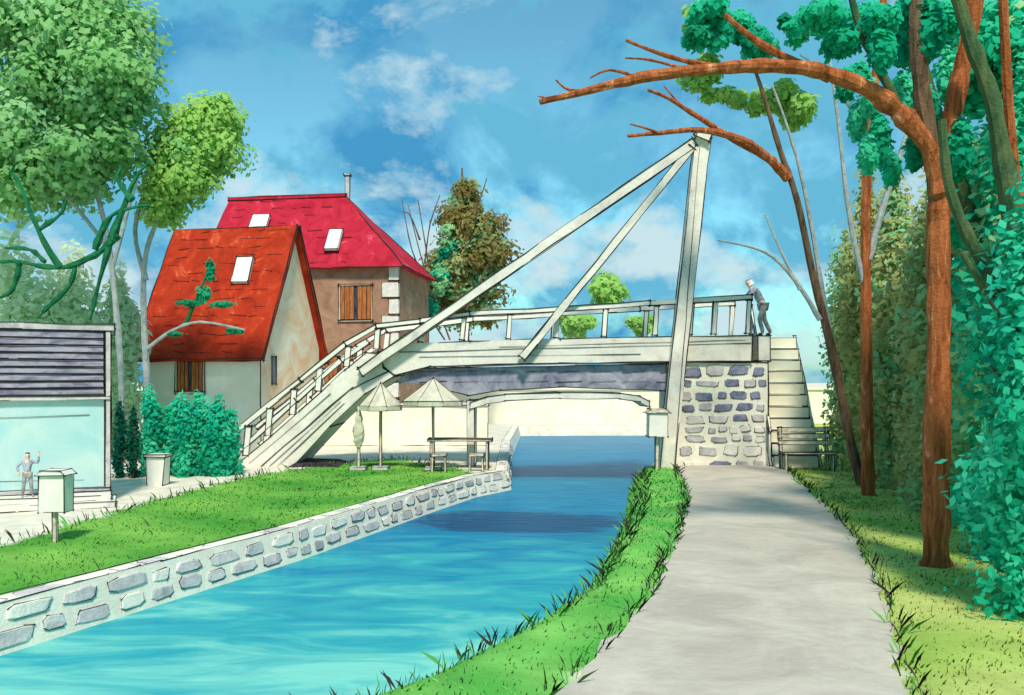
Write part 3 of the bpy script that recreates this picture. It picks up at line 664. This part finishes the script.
o=leaves('crown',t,ell,700,.08,[LM['deep']],6,ar=.6); o['label']='dark green sprig on a low branch'
for i,(px,d,r,h) in enumerate([(10,27,1.9,6.4),(70,28,1.7,6.0),(118,28.5,1.0,5.6)]):
    shrub((px-512)*d/F,d,r,h,['pale'],4500,.15,'tall pale green bush','bush','bush','pale bushes behind the pavilion',seed=40+i,var=.12)
t=thing('tree',(-2.2,46,0),'tall conical tree with olive and rust foliage','tree')
b=MB(); D=46
br_(b,[(468,392),(466,300),(464,220),(462,168)],D,(3,.8),'barkd')
for L_ in [[(450,340),(425,270),(408,205)],[(440,330),(428,260),(418,200)],[(445,340),(420,300),(404,265)],[(430,290),(412,250),(402,200)],[(425,262),(430,225),(440,195)],[(420,240),(410,215),(402,212)],[(466,310),(490,260),(508,215)],[(464,250),(480,200),(487,178)]]: br_(b,L_,D-1.6,(1.0,.4),'barkd',0,5)
b.obj('trunk',t)
ell=[]
for c,r,k_ in [((463,188),(16,24),12),((468,225),(30,28),18),((472,262),(42,28),24),((474,295),(46,26),24),((476,320),(40,14),12),((500,245),(16,26),8)]:
    ell+=clumps(W(c[0],c[1],D),(r[0]*D/F,1.5,r[1]*D/F),k_,.68,c[1])
leaves('crown',t,ell,16000,.16,[LM['rust'],LM['olive'],LM['sage']],9,mat_w=[.7,.15,.15],var=.26)
ell=[]
for c,r,k_ in [((436,275),(11,36),12),((428,312),(18,18),12),((446,240),(7,20),6)]: ell+=clumps(W(c[0],c[1],D-1.5),(r[0]*D/F,.6,r[1]*D/F),k_,.8,c[1])
o=leaves('crown',t,ell,2600,.15,[LM['hedge'],LM['sage']],10); o['label']='sparse teal lower foliage'
D=55
for i,(px,py,rx,rz,m) in enumerate([(604,292,23,26,'lime'),(575,322,22,14,'lime'),(395,345,24,20,'sage'),(640,325,14,10,'lime')]):
    c=W(px,py,D); t=thing('tree',(c.x,D,0),'small rounded yellow-green tree beyond the bridge','tree','small trees beyond the bridge')
    b=MB(); b.tube([(c.x,D,0),(c.x+.1,D,c.z*.6),(c.x,D,c.z)],[.16,.1,.05],'barkb',6,.1); b.obj('trunk',t)
    leaves('crown',t,clumps(c,(rx*D/F,1.1,rz*D/F),16,.6,i),2200,.17,[LM[m]],60+i,var=.14,soft=.95,ar=.7)
t=thing('tree',(8.1,20.7,0),'slender leaning dark-barked tree beside the path','tree')
b=MB(); br_(b,[(862,486),(850,440),(832,350),(814,280),(797,200),(780,150),(765,100),(755,70)],20.7,(5.5,1.6),'barkd')
br_(b,[(835,360),(822,290),(812,230),(800,170),(785,120),(772,85)],20.7,(3.2,1),'barkb'); b.obj('trunk',t)
for L_,rp in (([(820,320),(795,280),(765,252),(718,240)],(2.6,.9)),([(800,290),(785,260),(765,215)],(2,.8)),([(865,130),(845,100),(822,70),(800,55)],(2.5,.9))):
    b=MB(); br_(b,L_,20.5,rp,'barkb'); b.obj('branch',t)
ob=MB(); br_(ob,[(788,178),(768,158),(742,140),(700,130),(660,133),(628,136)],20.6,(5.5,1.5),'bark',-1); br_(ob,[(775,162),(735,140),(700,118),(668,98),(648,90)],20.6,(4,1.5),'bark',-1); br_(ob,[(660,133),(645,128),(630,124)],19.7,(1.5,.8),'bark'); br_(ob,[(700,118),(680,104),(664,86)],20,(1.5,.7),'bark'); o=ob.obj('branch',t); o['label']='orange-brown bare limb'
D=18.9
t=thing('tree',(7.6,D,0),'upright brown tree growing beside the leaning tree','tree')
b=MB(); br_(b,[(868,496),(867,400),(866,300),(866,200),(872,110),(880,40),(886,-30)],D,(7,3),'bark'); br_(b,[(868,260),(885,200),(905,140),(925,80)],D,(4,1.8),'barkb'); br_(b,[(868,300),(850,220),(838,120),(830,60)],D,(3,1.5),'barkb'); b.obj('trunk',t)
ell=[]
for c,r in [((735,25),(30,16)),((760,45),(30,14)),((700,40),(22,12)),((715,15),(25,12)),((790,30),(25,14)),((820,25),(28,16)),((700,18),(14,10)),((860,20),(25,18))]: ell+=clumps(W(c[0],c[1],20.5),np.array([r[0],22,r[1]])*20.5/F,5,.9,c[0])
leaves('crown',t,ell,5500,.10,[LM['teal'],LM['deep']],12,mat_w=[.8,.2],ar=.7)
ell=[]
for c,r in [((770,100),(42,18)),((730,95),(30,12)),((800,108),(20,16)),((705,70),(16,26)),((700,30),(16,26))]: ell+=clumps(W(c[0],c[1],21.6),(r[0]*21.6/F,.6,r[1]*21.6/F),8,.75,c[0])
o=leaves('crown',t,ell,5000,.10,[LM['lime']],13,var=.15,ar=.7); o['label']='airy lime green foliage'
t=thing('tree',(5.6,11.7,0),'big orange-barked tree with one long arching bare limb','tree'); d=11.7
b=MB(); br_(b,[(936,572),(936,540),(937,450),(939,330),(938,250),(940,200),(946,160),(955,100),(968,40),(980,-40)],d,(13,8),'bark',0,12,.09)
for x in (-1,1): br_(b,[(936+4*x,545),(936+10*x,560),(936+20*x,575)],d,(6,3),'bark')
b.obj('trunk',t)
b=MB(); br_(b,[(942,200),(932,155),(905,118),(865,88),(815,70),(760,66),(700,70),(640,78),(590,90),(540,102)],d,(11,3.2),'bark',-.9,10,.16)
br_(b,[(730,68),(690,62),(650,50),(626,40)],d-.45,(3.5,1.4),'bark'); br_(b,[(690,70),(650,60),(625,58)],d-.5,(2,.8),'bark'); br_(b,[(600,88),(570,90),(556,80)],d-.7,(2,.8),'bark'); br_(b,[(640,78),(610,70),(590,78)],d-.6,(2,.8),'bark'); br_(b,[(560,97),(548,98),(538,96)],d-.85,(1.6,.6),'bark')
br_(b,[(830,78),(790,60),(755,40),(725,15)],d,(5.5,2.6),'bark'); br_(b,[(905,118),(880,70),(860,30),(850,-10)],d,(5,3),'barkg'); b.obj('limb',t)
b=MB(); br_(b,[(940,215),(930,140),(920,80),(916,0),(915,-40)],d,(9,7),'barkd'); b.obj('limb',t)
b=MB(); br_(b,[(985,260),(962,190),(945,140),(922,70),(905,-10)],d+.6,(9,6),'barkg'); b.obj('limb',t)
ell=[]; rs=np.random.RandomState(4)
for (x,y,w,h) in [(858,120,10,26),(880,140,11,28),(903,95,13,26),(846,85,11,18),(905,45,15,26),(930,30,14,30),(948,75,12,30),(882,50,12,22),(868,155,9,20),(892,170,9,18),(915,150,10,24),(840,45,18,12),(860,75,9,16),(945,20,18,20),(960,150,12,30),(870,100,9,20),(820,15,22,12),(915,12,22,14),(880,20,18,14),(850,20,18,12),(925,110,12,24)]:
    ell.append((W(x,y,d+rs.uniform(-.5,1.6)),np.array([w,w*1.2,h])*d/F))
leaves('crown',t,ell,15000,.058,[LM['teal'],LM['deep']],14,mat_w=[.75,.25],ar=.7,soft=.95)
t=thing('tree',(7.2,12.6,0),'dark-trunked tree leaning over the teal thicket','tree'); d=12.6
b=MB(); br_(b,[(1075,560),(1060,420),(1030,300),(1008,190),(992,100),(970,40),(950,-30)],d-1.4,(13,6),'barkg',0,10); br_(b,[(1028,300),(1012,150),(1006,60),(1002,-30)],d-1.2,(6,4),'bark'); b.obj('trunk',t)
b=MB(); br_(b,[(1045,350),(1000,290),(965,230),(948,180),(942,120)],d-2.4,(9,4),'barkg'); b.obj('limb',t)
b=MB(); br_(b,[(1030,350),(985,290),(962,252)],d-2.6,(5,2.5),'barkg'); b.obj('limb',t)
ell=[]
for c,r,k_ in [((990,50),(34,66),18),((1005,170),(44,64),18),((1035,60),(40,90),14),((968,200),(18,60),8)]: ell+=clumps(W(c[0],c[1],d+.8),(r[0]*d/F,.9,r[1]*d/F),k_,.85,c[1])
leaves('crown',t,ell,24000,.075,[LM['teal'],LM['sage']],15,mat_w=[.8,.2],var=.14,soft=.95,ar=.75)
# thicket
for i,(x,y,r,h,ms,n,sz,w_) in enumerate([(5.6,9.3,.95,4.4,['teal','hedge'],11000,.065,None),(7.0,11.9,1.1,6.6,['teal','hedge','sage'],11000,.078,[.5,.35,.15]),(8.0,14.6,1.15,6.4,['sage','teal'],9000,.09,None),(8.0,16.4,1.0,6.2,['olive','sage'],8000,.09,None),(6.9,7.9,1.3,3.8,['teal'],4000,.08,None)]):
    shrub(x,y,r,h,ms,n,sz,'tall teal-green columnar shrub in the thicket' if i!=3 else 'tall sage green columnar shrub in the thicket','columnar_shrub','shrub','columnar shrubs lining the path',seed=80+i,var=.12,w=w_)
for i,(x,y,r,h) in enumerate([(8.6,18.3,.85,6.0),(8.8,20.3,.85,7.0),(9.0,22.4,.95,7.4),(9.35,24.6,1.0,6.3),(9.9,19,1.2,7.0)]):
    shrub(x,y,r,h,['olive','sage'] if i%2 else ['olive'],7500,.095,'tall olive green columnar shrub beside the path','columnar_shrub','shrub','columnar shrubs lining the path',seed=90+i,var=.12)
# ---------------------------------------------------------------- grass
def blades(name,x,y,h,w,mats,mi,tint):
    z=terr(x,y)
    ok=z>-.45; x,y,h,w,mi,tint,z=[q[ok] for q in (x,y,h,w,mi,tint,z)]; n=len(x)
    a=np.random.uniform(0,np.pi,n); dx=np.cos(a)*w;dy=np.sin(a)*w; lx=np.random.normal(size=n)*h*.5; ly=np.random.normal(size=n)*h*.3
    z=z-.01
    V=np.stack([np.stack([x-dx,y-dy,z],1),np.stack([x+dx,y+dy,z],1),np.stack([x+dx*.5+lx*.4,y+dy*.5+ly*.4,z+h*.6],1),np.stack([x+lx,y+ly,z+h],1)],1).reshape(-1,3)
    nr=np.tile(np.array([0,-.3,.95]),(n*4,1))
    o=npmesh(name,V,np.arange(n*4).reshape(-1,4),mats,None,np.repeat(tint,4),mi,normals=nr); o['kind']='stuff'; return o
GM=[leafmat('grass_green',(76,150,56),(112,178,74),(152,202,100),1.1,.35),leafmat('grass_bright',(84,168,72),(122,196,92),(160,214,122),1.1,.35),leafmat('grass_yellow',(146,178,80),(184,200,106),(210,216,140),1.05,.35),M['ink']]
N_=55000; x=np.random.uniform(-13,10,N_*2); y=4+np.random.uniform(0,1,N_*2)**1.3*22
gl,gm,gr=classify(x,y); gr&=(x<10); keep=gl|gm|gr; d=sdist(x,y,CAN); keep&=(d>.0)&~((x<0)&(d<.42)&gl)
x,y,gl,gm,gr=[q[keep] for q in (x,y,gl,gm,gr)]; n=len(x)
mi=np.where(gl,0,np.where(gm,1,2)); ink=np.random.uniform(size=n)<.016; mi=np.where(ink,3,mi)
blades('grass',x,y,np.random.uniform(.015,.05,n)*np.where(ink,2.4,1),np.where(ink,.005,.012)*np.clip(y/12,.8,2),GM,mi,np.clip(.5+.35*nz(x,y)+np.random.normal(size=n)*.12,0,1))
xs_=[];ys_=[]
for s_ in np.arange(5,25,.04):
    for fn,side in ((pL,-1),(pR,1)):
        if random.random()<.75: xs_.append(float(fn(s_))+side*random.uniform(-.04,.14)); ys_.append(s_)
WRp=[(a,b_) for a,b_ in WRr if b_<25]
for i in range(len(WRp)-1):
    a=np.array(WRp[i],float);c_=np.array(WRp[i+1],float); L_=np.linalg.norm(c_-a)
    for s_ in np.arange(0,L_,.035):
        q=a+(c_-a)*s_/L_; xs_.append(q[0]+random.uniform(.3,.65)); ys_.append(q[1])
GLp=GL[1:8]
for i in range(len(GLp)-1):
    a=GLp[i];c_=GLp[i+1];L_=np.linalg.norm(c_-a)
    for s_ in np.arange(0,L_,.07): 
        q=a+(c_-a)*s_/L_; xs_.append(q[0]+random.uniform(-.05,.25)); ys_.append(q[1])
x=np.array(xs_);y=np.array(ys_); n=len(x)
blades('verge_tufts',x,y,np.random.uniform(.09,.22,n),np.full(n,.0065)*np.clip(y/9,1,2.5),GM,np.where(np.random.uniform(size=n)<.6,3,1),np.random.uniform(0,.5,n))
# ---------------------------------------------------------------- world, sun, camera
AZ=174; EL=52
w=bpy.data.worlds.new('World'); sc.world=w; w.use_nodes=True; N=w.node_tree.nodes; L=w.node_tree.links
bg=N['Background']; bg.inputs['Strength'].default_value=.14
sky=N.new('ShaderNodeTexSky'); sky.sky_type='NISHITA'; sky.sun_disc=False; sky.sun_elevation=math.radians(EL); sky.sun_rotation=math.radians(AZ)
tc=N.new('ShaderNodeTexCoord')
tint=N.new('ShaderNodeMixRGB'); tint.blend_type='MULTIPLY'; tint.inputs[0].default_value=1; tint.inputs[2].default_value=(.7,1.3,1.2,1); L.new(sky.outputs[0],tint.inputs[1])
def noise(scale,loc,det=6,st=(1,1,1.3),dist=.25):
    mp=N.new('ShaderNodeMapping'); mp.inputs['Location'].default_value=loc; mp.inputs['Scale'].default_value=st; L.new(tc.outputs['Generated'],mp.inputs[0])
    n=N.new('ShaderNodeTexNoise'); n.inputs['Scale'].default_value=scale; n.inputs['Detail'].default_value=det; n.inputs['Roughness'].default_value=.6; n.inputs['Distortion'].default_value=dist; L.new(mp.outputs[0],n.inputs[0]); return n
def ramp(src,a,b_):
    r=N.new('ShaderNodeValToRGB'); r.color_ramp.elements[0].position=a; r.color_ramp.elements[1].position=b_; L.new(src,r.inputs[0]); return r
nd=noise(4.6,(3.1,1.2,.4),8); rd=ramp(nd.outputs['Fac'],.44,.58)
mxd=N.new('ShaderNodeMixRGB'); mxd.inputs[2].default_value=(.45,2.35,4.3,1); L.new(rd.outputs[0],mxd.inputs[0]); L.new(tint.outputs[0],mxd.inputs[1])
nb=noise(7.5,(7.1,2.2,5.4),8); rb=ramp(nb.outputs['Fac'],.46,.56)
mxb=N.new('ShaderNodeMixRGB'); mxb.inputs[2].default_value=(1.0,3.5,5.0,1); L.new(rb.outputs[0],mxb.inputs[0]); L.new(mxd.outputs[0],mxb.inputs[1])
nc=noise(6.0,(1.5,.3,2.2),9,(1,1,1.6),.15)
sx=N.new('ShaderNodeSeparateXYZ'); L.new(tc.outputs['Generated'],sx.inputs[0])
mh=N.new('ShaderNodeMapRange'); mh.inputs[1].default_value=0; mh.inputs[2].default_value=.26; mh.inputs[3].default_value=.16; mh.inputs[4].default_value=-.03; L.new(sx.outputs['Z'],mh.inputs[0])
ac=N.new('ShaderNodeMath'); ac.operation='ADD'; L.new(nc.outputs['Fac'],ac.inputs[0]); L.new(mh.outputs[0],ac.inputs[1])
rc=ramp(ac.outputs[0],.53,.66)
mxc=N.new('ShaderNodeMixRGB'); mxc.inputs[2].default_value=(4.2,5.6,6.0,1); L.new(rc.outputs[0],mxc.inputs[0]); L.new(mxb.outputs[0],mxc.inputs[1])
L.new(mxc.outputs[0],bg.inputs['Color'])
s=bpy.data.lights.new('sun','SUN'); s.energy=4.1; s.angle=math.radians(8); s.color=(1,.91,.78)
so=bpy.data.objects.new('sun',s); sc.collection.objects.link(so)
az=math.radians(AZ); el=math.radians(EL); dv=Vector((math.sin(az)*math.cos(el),math.cos(az)*math.cos(el),math.sin(el)))
so.rotation_euler=dv.to_track_quat('Z','Y').to_euler(); so.location=dv*40
c=bpy.data.cameras.new('camera'); co=bpy.data.objects.new('camera',c); sc.collection.objects.link(co); sc.camera=co
co.location=(0,0,H); co.rotation_euler=(math.radians(90),0,0); c.sensor_width=36; c.lens=F/1024*36; c.shift_y=32.5/1024; c.clip_end=2000
sc.view_settings.view_transform='Standard'; sc.view_settings.look='None'; sc.view_settings.exposure=0
